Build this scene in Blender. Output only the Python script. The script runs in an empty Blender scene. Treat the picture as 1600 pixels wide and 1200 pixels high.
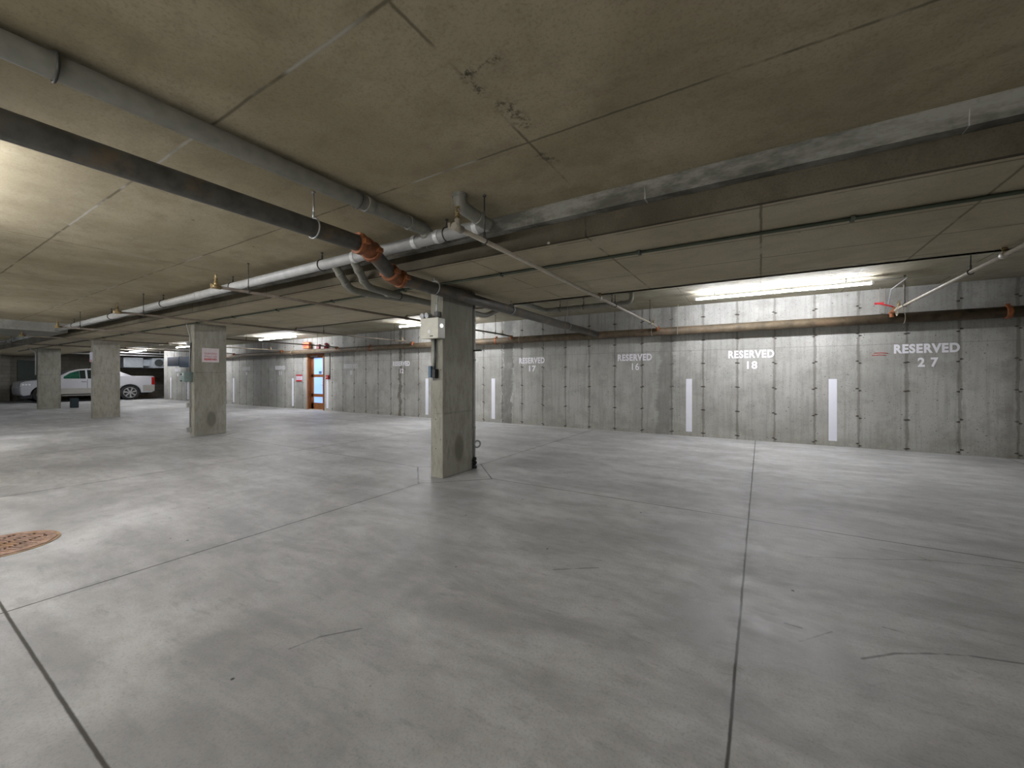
import bpy, math, random
from mathutils import Vector, Matrix
random.seed(7)
S = bpy.context.scene
COL = S.collection
H = 1.22                       # camera height in metres; most layout numbers are multiples of it
HN, HB, HF = 1.17, 0.93, 1.235  # near ceiling, band beam soffit, far ceiling above the camera (x H)
YW = 7.5                       # wall with the stall numbers

def P(x, y, h): return Vector((x * H, y * H, (1 + h) * H))

# ------------------------------------------------------------------ node helpers
class N:
    def __init__(self, name):
        self.m = bpy.data.materials.new(name); self.m.use_nodes = True
        self.t = self.m.node_tree; self.t.nodes.clear()
        self.out = self.t.nodes.new('ShaderNodeOutputMaterial')
        self.b = self.t.nodes.new('ShaderNodeBsdfPrincipled')
        self.t.links.new(self.b.outputs[0], self.out.inputs[0])
        self._pos = None
    def set(self, sock, v):
        if hasattr(v, 'is_linked'): self.t.links.new(v, sock)
        elif v is not None:
            if isinstance(v, (tuple, list)) and len(v) == 3 and sock.type == 'RGBA': v = (*v, 1)
            sock.default_value = v
    @property
    def pos(self):
        if self._pos is None: self._pos = self.t.nodes.new('ShaderNodeNewGeometry').outputs['Position']
        return self._pos
    def math(self, op, a, b=None, c=None, clamp=False):
        n = self.t.nodes.new('ShaderNodeMath'); n.operation = op; n.use_clamp = clamp
        for i, v in enumerate((a, b, c)):
            if v is not None: self.set(n.inputs[i], v)
        return n.outputs[0]
    def vec(self, op, a, b=None, scale=None):
        n = self.t.nodes.new('ShaderNodeVectorMath'); n.operation = op
        self.set(n.inputs[0], a)
        if b is not None: self.set(n.inputs[1], b)
        if scale is not None: self.set(n.inputs['Scale'], scale)
        return n.outputs['Value'] if op in ('LENGTH', 'DOT_PRODUCT', 'DISTANCE') else n.outputs['Vector']
    def sep(self, v):
        n = self.t.nodes.new('ShaderNodeSeparateXYZ'); self.set(n.inputs[0], v); return n.outputs
    def comb(self, x, y, z):
        n = self.t.nodes.new('ShaderNodeCombineXYZ')
        for i, v in enumerate((x, y, z)): self.set(n.inputs[i], v)
        return n.outputs[0]
    def noise(self, v, scale, detail=3, rough=.55, dist=0):
        n = self.t.nodes.new('ShaderNodeTexNoise'); self.set(n.inputs['Vector'], v)
        n.inputs['Scale'].default_value = scale; n.inputs['Detail'].default_value = detail
        n.inputs['Roughness'].default_value = rough; n.inputs['Distortion'].default_value = dist
        return n.outputs['Fac']
    def voro(self, v, scale):
        n = self.t.nodes.new('ShaderNodeTexVoronoi'); self.set(n.inputs['Vector'], v)
        n.inputs['Scale'].default_value = scale
        return n.outputs['Distance'], n.outputs['Color']
    def mapr(self, v, a, b, c=0., d=1., smooth=True):
        n = self.t.nodes.new('ShaderNodeMapRange'); n.interpolation_type = 'SMOOTHSTEP' if smooth else 'LINEAR'
        for i, x in enumerate((v, a, b, c, d)): self.set(n.inputs[i], x)
        return n.outputs[0]
    def mix(self, f, a, b):
        n = self.t.nodes.new('ShaderNodeMix'); n.data_type = 'RGBA'
        self.set(n.inputs[0], f); self.set(n.inputs[6], a); self.set(n.inputs[7], b)
        return n.outputs[2]
    def bump(self, h, s, d=.01):
        n = self.t.nodes.new('ShaderNodeBump'); n.inputs['Strength'].default_value = s
        n.inputs['Distance'].default_value = d; self.set(n.inputs['Height'], h)
        self.t.links.new(n.outputs[0], self.b.inputs['Normal'])
    def done(self, col, rough=.8, metal=0., spec=None):
        self.set(self.b.inputs['Base Color'], col); self.set(self.b.inputs['Roughness'], rough)
        self.set(self.b.inputs['Metallic'], metal)
        if spec is not None: self.b.inputs['Specular IOR Level'].default_value = spec
        return self.m
    def seg(self, p, a, b, w, soft=.5):
        """1 on the line a-b (metres, xy), 0 away from it"""
        ax, ay = a; dx, dy = b[0] - ax, b[1] - ay; L2 = dx * dx + dy * dy
        q = self.vec('SUBTRACT', p, (ax, ay, 0))
        t = self.math('DIVIDE', self.vec('DOT_PRODUCT', q, (dx, dy, 0)), L2, clamp=True)
        d = self.vec('LENGTH', self.vec('SUBTRACT', q, self.vec('SCALE', (dx, dy, 0), scale=t)))
        return self.mapr(d, w * soft, w * (2 - soft), 1, 0)
    def per(self, v, off, step, w0, w1):
        """periodic line: 1 at off + n*step"""
        t = self.math('FRACT', self.math('ADD', self.math('DIVIDE', self.math('SUBTRACT', v, off), step), .5))
        d = self.math('MULTIPLY', self.math('ABSOLUTE', self.math('SUBTRACT', t, .5)), step)
        return self.mapr(d, w0, w1, 1, 0), d
    def near(self, v, c, w0, w1):
        return self.mapr(self.math('ABSOLUTE', self.math('SUBTRACT', v, c)), w0, w1, 1, 0)
    def mx(self, *a):
        r = a[0]
        for x in a[1:]: r = self.math('MAXIMUM', r, x)
        return r
    def mul(self, *a):
        r = a[0]
        for x in a[1:]: r = self.math('MULTIPLY', r, x)
        return r

def simple(name, col, rough=.5, metal=0., var=.12, scale=20, rust=None):
    n = N(name)
    f = n.noise(n.pos, scale, 4)
    c = n.mix(n.mapr(f, .3, .7), tuple(x * (1 - var) for x in col), tuple(min(1, x * (1 + var)) for x in col))
    if rust:
        c = n.mix(n.mapr(n.noise(n.pos, scale * .35, 5, .7), .5, .68), c, rust)
    return n.done(c, n.mapr(f, 0, 1, rough * .85, min(1, rough * 1.15)), metal)

def emit(name, col, s):
    n = N(name); n.done(col, .4)
    n.set(n.b.inputs['Emission Color'], col); n.b.inputs['Emission Strength'].default_value = s
    return n.m

def floor_mat():
    n = N('floor_concrete'); p = n.pos; o = n.sep(p)
    flat = n.comb(o[0], o[1], 0)
    wob = n.vec('SCALE', n.vec('SUBTRACT', n.comb(n.noise(flat, 3.5, 4, .7), n.noise(n.vec('ADD', flat, (9, 4, 0)), 3.5, 4, .7), 0), (.5, .5, 0)), scale=.009)
    q = n.vec('ADD', flat, wob)
    fine = n.noise(flat, 90, 3, .7); mid = n.noise(flat, 7, 5, .65)
    stretch = n.noise(n.vec('MULTIPLY', flat, (1.0, 2.6, 1)), .95, 6, .68, .35)
    big = n.noise(n.vec('MULTIPLY', flat, (.8, .5, 1)), .55, 4, .6, .5)
    c = n.mix(n.mapr(stretch, .34, .66), (.415, .418, .422), (.642, .645, .647))
    c = n.mix(n.mul(n.mapr(big, .5, .72), .55), c, (.25, .25, .25))
    c = n.mix(n.mul(n.mapr(mid, .42, .75), .28), c, (.27, .268, .26))
    c = n.mix(n.mul(n.mapr(fine, .46, .72), .38), c, (.24, .24, .235))
    c = n.mix(n.mul(n.mapr(n.noise(n.vec('MULTIPLY', flat, (1, 3, 1)), 5, 5, .75), .54, .7), .35), c, (.22, .22, .22))
    # swirl trowel marks and pale scuffs beside the slab joint
    for (sx, sy, rad, cxx, cyy) in ((1205, 955, .42, 1190, 1060), (1290, 830, .5, 1230, 900)):
        p0, pc = fl(sx, sy), fl(cxx, cyy)
        d = n.vec('DISTANCE', q, (p0[0], p0[1], 0))
        sw = n.mul(n.mapr(n.math('SINE', n.math('ADD', n.math('MULTIPLY', n.vec('DISTANCE', q, (pc[0], pc[1], 0)), 75), n.mul(mid, 9))), .1, 1), n.mapr(d, .05, rad, 1, 0), n.mapr(mid, .35, .6))
        c = n.mix(n.mul(sw, .5), c, (.70, .70, .69))
        c = n.mix(n.mul(n.mapr(n.math('ADD', d, n.mul(mid, .3)), .2, rad * 1.5, 1, 0), .25), c, (.60, .60, .61))
    # tyre smudge lanes between the column lines
    for yc, wdt, st in ((2.35 * H, .55, .35), (3.9 * H, .7, .28), (1.5 * H, .5, .15)):
        c = n.mix(n.mul(n.near(o[1], yc, .05, wdt), n.mapr(n.noise(n.vec('MULTIPLY', flat, (.35, 1, 1)), 1.6, 5, .7), .42, .66), st), c, (.2, .2, .205))
    # saw-cut joints
    J = []
    jx, dx = n.per(n.sep(q)[0], -.075 * H, 2.67 * H, .002, .009)
    keep = n.math('SUBTRACT', 1, n.mapr(n.math('ADD', n.math('ABSOLUTE', n.math('SUBTRACT', o[0], -2.77 * H)), n.math('ABSOLUTE', n.math('SUBTRACT', o[1], 3.3 * H))), .5 * H, .501 * H, 1, 0))
    jy1 = n.near(n.sep(q)[1], .34 * H, .003, .010); jy2 = n.near(n.sep(q)[1], 3.31 * H, .002, .009); jy3 = n.near(n.sep(q)[1], -2.6 * H, .003, .012)
    jj = n.mul(n.mx(jx, jy1, jy2, jy3), keep)
    cxs = [-2.76, -8.33, -13.9, -19.47]
    dia = None
    for cx in cxs:
        L = n.math('ADD', n.math('ABSOLUTE', n.math('SUBTRACT', n.sep(q)[0], cx * H)), n.math('ABSOLUTE', n.math('SUBTRACT', n.sep(q)[1], 3.3 * H)))
        k = n.near(L, .5 * H, .006, .02); dia = k if dia is None else n.mx(dia, k)
    crk = [((1.35, 2.02), (2.3, 2.3), .006)]
    for pts, w in (([(1347, 1029), (1400, 1021), (1450, 1021), (1510, 1024), (1600, 1037)], .006), ([(452, 1014), (500, 995), (565, 982)], .005),
                   ([(1260, 870), (1375, 874), (1450, 875), (1600, 889)], .004), ([(1375, 857), (1425, 866), (1455, 877)], .004), ([(865, 890), (935, 887)], .005),
                   ([(1250, 1002), (1300, 987)], .004), ([(1227, 974), (1252, 981)], .007), ([(1380, 980), (1410, 988)], .005)):
        for p0, p1 in zip(pts, pts[1:]): crk.append((fl(*p0), fl(*p1), w))
    cr = None
    for a, b, w in crk[1:]:
        k = n.seg(q, a, b, w, .3); cr = k if cr is None else n.mx(cr, k)
    c = n.mix(n.mul(cr, n.mapr(mid, .3, .55), .65), c, (.08, .08, .08))
    soil = n.mul(n.mapr(dx, .0, .12, 1, 0), n.mapr(mid, .35, .65), .22)
    c = n.mix(soil, c, (.16, .16, .16))
    c = n.mix(n.mul(dia, n.mapr(n.noise(flat, 5, 2), .3, .5, .35, .9)), c, (.10, .095, .085))
    c = n.mix(n.mul(jj, .93), c, (.035, .03, .02))
    # spots
    vd, vc = n.voro(flat, 5.5)
    c = n.mix(n.mul(n.mapr(vd, .03, .06, 1, 0), n.mapr(n.sep(vc)[0], .72, .75)), c, (.07, .07, .065))
    n.bump(n.math('SUBTRACT', n.math('ADD', n.mul(fine, .12), n.mul(mid, .3)), n.mul(jj, .5)), .12, .006)
    return n.done(c, n.mapr(n.math('ADD', n.mul(stretch, .6), n.mul(mid, .4)), .35, .65, .42, .62), spec=.35)

def wall_mat():
    n = N('form_wall_concrete'); p = n.pos; o = n.sep(p); X, Z = o[0], o[2]
    w = n.noise(n.comb(n.math('MULTIPLY', X, .8), 0, n.math('MULTIPLY', Z, 2.5)), 2.2, 4, .6)
    streak = n.noise(n.comb(n.math('MULTIPLY', X, 9), 0, n.math('MULTIPLY', Z, .45)), 2.0, 5, .65)
    big = n.noise(n.comb(X, 0, Z), .7, 4, .6)
    fine = n.noise(p, 45, 4, .7)
    c = n.mix(n.mapr(big, .35, .65), (.37, .366, .342), (.51, .508, .485))
    c = n.mix(n.mul(n.mapr(streak, .44, .7), .45), c, (.24, .235, .205))
    c = n.mix(n.mul(n.mapr(fine, .45, .75), .28), c, (.2, .195, .175))
    c = n.mix(n.mul(n.mapr(n.noise(p, 3.2, 5, .7), .46, .66), .38), c, (.23, .225, .195))
    # green-brown foot of the wall
    c = n.mix(n.mul(n.mapr(Z, .02, .5, 1, 0), n.mapr(w, .35, .6), .35), c, (.23, .22, .15))
    # panel-to-panel tone
    pan = n.math('FLOOR', n.math('DIVIDE', n.math('SUBTRACT', X, .178 * H), .504 * H))
    pt = n.t.nodes.new('ShaderNodeTexWhiteNoise'); pt.noise_dimensions = '1D'; n.set(pt.inputs['W'], pan)
    c = n.mix(n.mul(pt.outputs['Value'], .22), c, (.22, .22, .2))
    # form joints with rusty ties
    wx = n.math('ADD', X, n.mul(n.math('SUBTRACT', n.noise(p, 6, 4, .7), .5), .018))
    thick = n.mapr(n.noise(n.comb(n.mul(pan, 3.1), 0, Z), 1.6, 4, .7), .32, .68, .005, .042)
    t = n.math('FRACT', n.math('ADD', n.math('DIVIDE', n.math('SUBTRACT', wx, .178 * H), .504 * H), .5))
    d = n.mul(n.math('ABSOLUTE', n.math('SUBTRACT', t, .5)), .504 * H)
    jm = n.mapr(d, n.mul(thick, .4), n.math('ADD', thick, .006), 1, 0)
    c = n.mix(n.mul(jm, .55), c, (.13, .125, .10))
    tz = n.math('FRACT', n.math('ADD', n.math('DIVIDE', n.math('SUBTRACT', n.math('ADD', Z, n.mul(n.math('SUBTRACT', pt.outputs['Value'], .5), .05)), .045 * H), .392 * H), .5))
    dz = n.mul(n.math('ABSOLUTE', n.math('SUBTRACT', tz, .5)), .392 * H)
    e = n.math('ADD', n.math('POWER', n.math('DIVIDE', d, .048), 2), n.math('POWER', n.math('DIVIDE', dz, .016), 2))
    tie = n.mapr(n.math('ADD', e, n.mul(n.noise(p, 30, 3), .9)), .9, 1.6, 1, 0)
    c = n.mix(n.mul(tie, .9), c, (.05, .042, .032))
    # lift line
    c = n.mix(n.mul(n.near(n.math('ADD', Z, n.mul(w, .02)), 1.47 * H, .002, .012), .35), c, (.16, .155, .14))
    # bug holes
    vd, vc = n.voro(n.vec('MULTIPLY', p, (1, 1, 1.5)), 9)
    holes = n.mul(n.mapr(vd, .05, .13, 1, 0), n.mapr(n.sep(vc)[0], .42, .46), n.mapr(n.noise(p, 2.2, 3), .40, .52))
    c = n.mix(n.mul(holes, .8), c, (.07, .065, .055))
    vd2, vc2 = n.voro(p, 26)
    c = n.mix(n.mul(n.mapr(vd2, .08, .2, 1, 0), n.mapr(n.sep(vc2)[1], .8, .83), .7), c, (.09, .085, .075))
    # water stains, each with its own place
    nz = n.math('SUBTRACT', n.noise(n.comb(0, 0, n.mul(Z, 1)), 2.2, 4, .75), .5)
    nz2 = n.math('SUBTRACT', n.noise(n.comb(X, 7, Z), 5, 5, .7), .5)
    for (xc, wd, lean, dark, amt) in ((-4.72, .135, .02, (.15, .15, .14), .75), (-1.43, .13, .035, (.17, .165, .15), .62), (-8.04, .05, 0, (.11, .10, .075), .8),
                                      (-12.6, .2, 0, (.2, .2, .19), .4), (-10.5, .35, 0, (.15, .15, .145), .4), (-14.6, .9, 0, (.15, .15, .15), .5), (2.75, .18, 0, (.16, .14, .12), .35)):
        cx = n.math('ADD', xc * H, n.math('ADD', n.mul(nz, .45), n.mul(n.math('SUBTRACT', Z, 1.2), lean)))
        dd = n.math('ADD', n.math('ABSOLUTE', n.math('SUBTRACT', X, cx)), n.mul(nz2, .22))
        s = n.mul(n.mapr(dd, wd * H * .65, wd * H * 1.3, 1, 0), n.mapr(n.noise(n.comb(X, 3, n.mul(Z, .6)), 4, 5, .7), .28, .55, .45, 1.0))
        c = n.mix(n.mul(s, amt), c, dark)
        if wd in (.135, .15):
            eb = n.mul(n.near(dd, wd * H * 1.02, .004, .022), n.mapr(n.noise(p, 4, 3), .42, .6), .6)
            c = n.mix(eb, c, (.66, .66, .66))
    n.bump(n.math('SUBTRACT', n.mul(fine, .3), n.mx(jm, holes, tie)), .35, .008)
    return n.done(c, .85, spec=.25)

def slab_mat(name, a, b, xs=None, ys=None, pale=True, mott=1., marks=()):
    n = N(name); p = n.pos; o = n.sep(p)
    big = n.noise(p, .75, 5, .6, .4); mid = n.noise(p, 5, 5, .7); fine = n.noise(p, 70, 3, .7)
    c = n.mix(n.mapr(big, .35, .66), a, b)
    c = n.mix(n.mul(n.mapr(mid, .45, .75), .3 * mott), c, tuple(x * .55 for x in a))
    c = n.mix(n.mul(n.mapr(fine, .45, .75), .42 * mott), c, tuple(x * .5 for x in a))
    c = n.mix(n.mul(n.mapr(n.noise(n.vec('MULTIPLY', p, (1, 2.2, 1)), 2.3, 5, .7), .5, .7), .3 * mott), c, tuple(x * .6 for x in a))
    wx = n.math('ADD', o[0], n.mul(n.math('SUBTRACT', mid, .5), .02)); wy = n.math('ADD', o[1], n.mul(n.math('SUBTRACT', mid, .5), .02))
    js = []
    if xs: js.append(n.per(wx, xs[0] * H, xs[1] * H, .002, .014)[0])
    if ys: js.append(n.per(wy, ys[0] * H, ys[1] * H, .002, .014)[0])
    if js:
        j = n.mx(*js) if len(js) > 1 else js[0]
        brk = n.noise(p, 1.3, 4, .7)
        c = n.mix(n.mul(j, n.mapr(brk, .38, .5), .75), c, tuple(x * .3 for x in a))
        if pale: c = n.mix(n.mul(j, n.mapr(n.noise(n.vec('ADD', p, (5, 3, 0)), 1.1, 3), .52, .6), .7), c, (.62, .6, .54))
    for ma, mb, mw in marks:
        k = n.seg(n.comb(n.math('ADD', o[0], n.mul(n.math('SUBTRACT', mid, .5), .06)), n.math('ADD', o[1], n.mul(n.math('SUBTRACT', fine, .5), .04)), 0), (ma[0] * H, ma[1] * H), (mb[0] * H, mb[1] * H), mw, .2)
        c = n.mix(n.mul(k, n.mapr(n.noise(p, 28, 4, .8), .46, .6), .75), c, (.05, .043, .03))
    vd, vc = n.voro(p, 4)
    c = n.mix(n.mul(n.mapr(vd, .03, .07, 1, 0), n.mapr(n.sep(vc)[0], .8, .83), .8), c, (.5, .48, .42))
    vd, vc = n.voro(n.vec('ADD', p, (3, 1, 2)), 3)
    c = n.mix(n.mul(n.mapr(vd, .02, .05, 1, 0), n.mapr(n.sep(vc)[0], .7, .73), .8), c, (.05, .045, .035))
    n.bump(n.math('ADD', n.mul(fine, .3), mid), .15, .006)
    return n.done(c, .85, spec=.2)

def edge_mat():
    n = N('beam_edge_concrete'); p = n.pos; o = n.sep(p)
    a = n.noise(n.vec('MULTIPLY', p, (.7, 1, 2)), 2.4, 5, .7)
    c = n.mix(n.mapr(a, .38, .64), (.13, .126, .105), (.33, .322, .29))
    drip = n.noise(n.comb(n.mul(o[0], 10), 0, n.mul(o[2], .6)), 2.4, 3, .6)
    c = n.mix(n.mul(n.mapr(drip, .64, .70), n.mapr(n.noise(n.comb(o[0], 0, 0), 1.7, 3), .48, .6), .8), c, (.72, .72, .72))
    c = n.mix(n.mul(n.mapr(n.noise(p, 30, 4), .5, .75), .3), c, (.13, .125, .1))
    return n.done(c, .85, spec=.2)

def column_mat():
    n = N('column_concrete'); p = n.pos; o = n.sep(p)
    big = n.noise(n.vec('MULTIPLY', p, (1, 1, .6)), 1.7, 5, .6); mid = n.noise(n.vec('MULTIPLY', p, (3, 3, .8)), 5, 5, .7); fine = n.noise(p, 60, 4, .7)
    c = n.mix(n.mapr(big, .35, .65), (.27, .262, .215), (.37, .36, .31))
    c = n.mix(n.mul(n.mapr(mid, .44, .66), .5), c, (.18, .17, .135))
    c = n.mix(n.mul(n.mapr(fine, .45, .8), .35), c, (.15, .145, .12))
    e = n.math('SQRT', n.math('ADD', n.math('POWER', n.math('DIVIDE', n.math('SUBTRACT', o[1], 3.31 * H), .075 * H), 2), n.math('POWER', n.math('DIVIDE', n.math('SUBTRACT', o[2], .27 * H), .14 * H), 2)))
    c = n.mix(n.mul(n.mapr(n.math('ADD', e, n.mul(n.math('SUBTRACT', mid, .5), .8)), .7, 1.25, 1, 0), n.mapr(o[0], -12, -11.5), .6), c, (.10, .092, .07))
    vd, vc = n.voro(p, 14)
    h = n.mul(n.mapr(vd, .06, .16, 1, 0), n.mapr(n.sep(vc)[0], .5, .54), n.mapr(n.noise(p, 2, 2), .40, .5))
    c = n.mix(n.mul(h, .85), c, (.05, .045, .035))
    c = n.mix(n.mul(n.mapr(o[2], .0, .14, 1, 0), .3), c, (.40, .39, .34))
    n.bump(n.math('SUBTRACT', n.mul(fine, .4), h), .3, .006)
    return n.done(c, .85, spec=.25)

def cmu_mat():
    n = N('block_wall'); p = n.pos; o = n.sep(p)
    br = n.t.nodes.new('ShaderNodeTexBrick'); n.set(br.inputs['Vector'], n.comb(n.math('ADD', o[0], o[1]), o[2], 0))
    br.inputs['Scale'].default_value = 1; br.inputs['Brick Width'].default_value = .4; br.inputs['Row Height'].default_value = .2
    br.inputs['Mortar Size'].default_value = .008
    n.set(br.inputs['Color1'], (.25, .225, .19)); n.set(br.inputs['Color2'], (.31, .285, .24)); n.set(br.inputs['Mortar'], (.17, .16, .14))
    c = n.mix(n.mul(n.mapr(n.noise(p, 1.2, 4), .45, .65), .4), br.outputs[0], (.17, .155, .12))
    return n.done(c, .9, spec=.2)

def wood_mat():
    n = N('orange_stained_wood'); o = n.sep(n.pos)
    g = n.noise(n.comb(n.mul(o[0], 14), n.mul(o[1], 14), n.mul(o[2], 1.2)), 2.5, 5, .65, .6)
    return n.done(n.mix(n.mapr(g, .3, .7), (.17, .055, .013), (.33, .12, .03)), .45)

def paint_mat(name, col, wear=.5):
    n = N(name); p = n.pos
    f = n.noise(p, 22, 5, .75)
    return n.done(n.mix(n.mul(n.mapr(f, .56, .72), wear), col, (.42, .42, .41)), .7)

# photograph pixel (1600x1200) -> floor point in metres, only used to lay out scuffs and the grate
TH = math.radians(31.57); FP = 633.; HZ = 590.
def fl(x, y):
    u = (x - 800) / FP; D = FP * H / (y - HZ)
    return (D * (u * math.cos(TH) - math.sin(TH)), D * (math.cos(TH) + u * math.sin(TH)))

M = dict(
    floor=floor_mat(), wall=wall_mat(),
    ceil=slab_mat('ceiling_concrete', (.365, .312, .205), (.49, .428, .30), (-.985, 2.07), (.87, .89), marks=(((-.98, 1.24), (-.82, 1.236), .02), ((-.975, 1.24), (-.975, 1.36), .03), ((-.94, 1.46), (-.93, 1.62), .045), ((-.985, 1.9), (-.95, 1.98), .03))),
    ceilf=slab_mat('far_ceiling_concrete', (.32, .29, .21), (.43, .40, .31), (-.985, .985), (5.1, .9)),
    soff=slab_mat('beam_soffit_concrete', (.43, .372, .26), (.54, .48, .35), (-.985, .985), (3.7, .55), False, .8),
    face=slab_mat('beam_face_shaded_concrete', (.062, .052, .034), (.125, .107, .075), (-.985, 1.97), None, False),  # base colour kept dark to carry the shade on the beam face
    edge=edge_mat(), column=column_mat(), cmu=cmu_mat(), wood=wood_mat(),
    bare=slab_mat('bare_concrete', (.24, .235, .21), (.34, .335, .30)),
    pvc=simple('grey_plastic_pipe', (.22, .215, .18), .45, 0, .12, 12),
    pvcw=simple('pale_grey_pipe', (.46, .46, .445), .4, 0, .1, 9),
    iron=simple('dark_iron_pipe', (.085, .08, .068), .5, .1, .3, 10, (.15, .11, .07)),
    rust=simple('rust_brown_pipe', (.115, .088, .055), .6, .1, .35, 7, (.17, .115, .07)),
    sprk=simple('beige_painted_pipe', (.38, .34, .28), .5, 0, .1, 10),
    sprkd=simple('brown_painted_pipe', (.12, .095, .07), .55, 0, .2, 10),
    brass=simple('brass', (.32, .24, .12), .4, .7, .2, 30),
    steel=simple('galvanised_steel', (.42, .43, .43), .4, .6, .15, 30),
    dsteel=simple('dull_dark_steel', (.07, .068, .06), .5, .4, .2, 30),
    orange=simple('orange_coupling', (.26, .085, .025), .6, 0, .3, 25, (.20, .06, .025)),
    red=simple('red_enamel', (.50, .02, .025), .4, 0, .15, 20),
    dred=simple('deep_red_enamel', (.17, .01, .018), .3, 0, .15, 20),
    green=simple('green_painted_conduit', (.06, .075, .05), .55, 0, .2, 10),
    white=simple('white_enamel', (.75, .75, .76), .4, 0, .04, 20),
    beige=simple('beige_enamel', (.56, .55, .46), .4, 0, .05, 15),
    stripe=paint_mat('white_stripe_paint', (.80, .82, .90), .12),
    stencil=paint_mat('white_stencil_paint', (.82, .82, .86), .16),
    faint=paint_mat('faded_stencil_paint', (.68, .68, .71), .45),
    fainter=paint_mat('very_faded_paint', (.50, .50, .51), .4),
    redpaint=paint_mat('red_spray_paint', (.5, .06, .04), .3),
    lamp=emit('lamp_diffuser', (.93, .94, 1.0), 18.0), lampf=emit('far_lamp_diffuser', (.78, .86, 1.0), 8.0), lampn=emit('near_lamp_diffuser', (.93, .94, 1.0), 16.0), lampfill=emit('fill_lamp_diffuser', (.95, .94, .92), 38.0),  # the last one is for unseen strips added as fill
    glass=emit('lit_frosted_glass', (.26, .42, .95), .085),
    exit=emit('exit_sign_face', (1.0, .13, .035), .11),
    lens=emit('emergency_lamp_lens', (1, 1, .97), .2),
    black=simple('black_plastic', (.012, .013, .014), .45, 0, .2, 30),
    teal=simple('dark_teal_plastic', (.006, .018, .026), .45, 0, .2, 30),
    blue=simple('blue_grey_box', (.10, .17, .25), .4, 0, .1, 30),
    ggrey=simple('green_grey_box', (.24, .31, .29), .4, .1, .1, 30),
    grate=simple('rusty_cast_iron', (.36, .235, .18), .75, .1, .3, 18, (.40, .23, .12)),
    gring=simple('rust_stained_rim', (.36, .25, .16), .8, 0, .25, 14, (.45, .30, .15)),
    pit=simple('dark_pit', (.012, .009, .008), .9),
    car=simple('white_car_paint', (.44, .445, .475), .22, 0, .02, 3),
    carl=simple('cream_lower_cladding', (.35, .335, .30), .35, 0, .03, 3),
    cglass=simple('dark_car_glass', (.012, .018, .018), .05, 0, .1, 3),
    gglass=simple('green_reflection_glass', (.012, .075, .045), .08, 0, .3, 6),  # greenish reflection put into the glass colour
    tyre=simple('tyre_rubber', (.012, .012, .012), .8, 0, .1, 20),
    chrome=simple('chrome', (.62, .62, .64), .18, .85, .05, 10),
    tail=simple('red_tail_lens', (.28, .012, .01), .15, 0, .1, 10),
    hlens=simple('clear_headlight_lens', (.55, .57, .62), .1, .3, .25, 30),
    duct=simple('pale_sheet_metal', (.42, .46, .50), .4, .2, .08, 5),
    ductd=simple('dark_blue_ductwork', (.025, .05, .085), .45, .1, .2, 5),
    hole=simple('dark_opening', (.05, .06, .06), .7),
    sign=simple('white_sign_board', (.70, .62, .64), .35, 0, .04, 20),
    signw=simple('lilac_white_sign', (.62, .60, .70), .35, 0, .04, 20),
    pinkp=simple('pink_print', (.55, .30, .34), .5),
    doorp=simple('dull_green_door', (.055, .075, .06), .55, 0, .1, 6),
)

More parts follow.
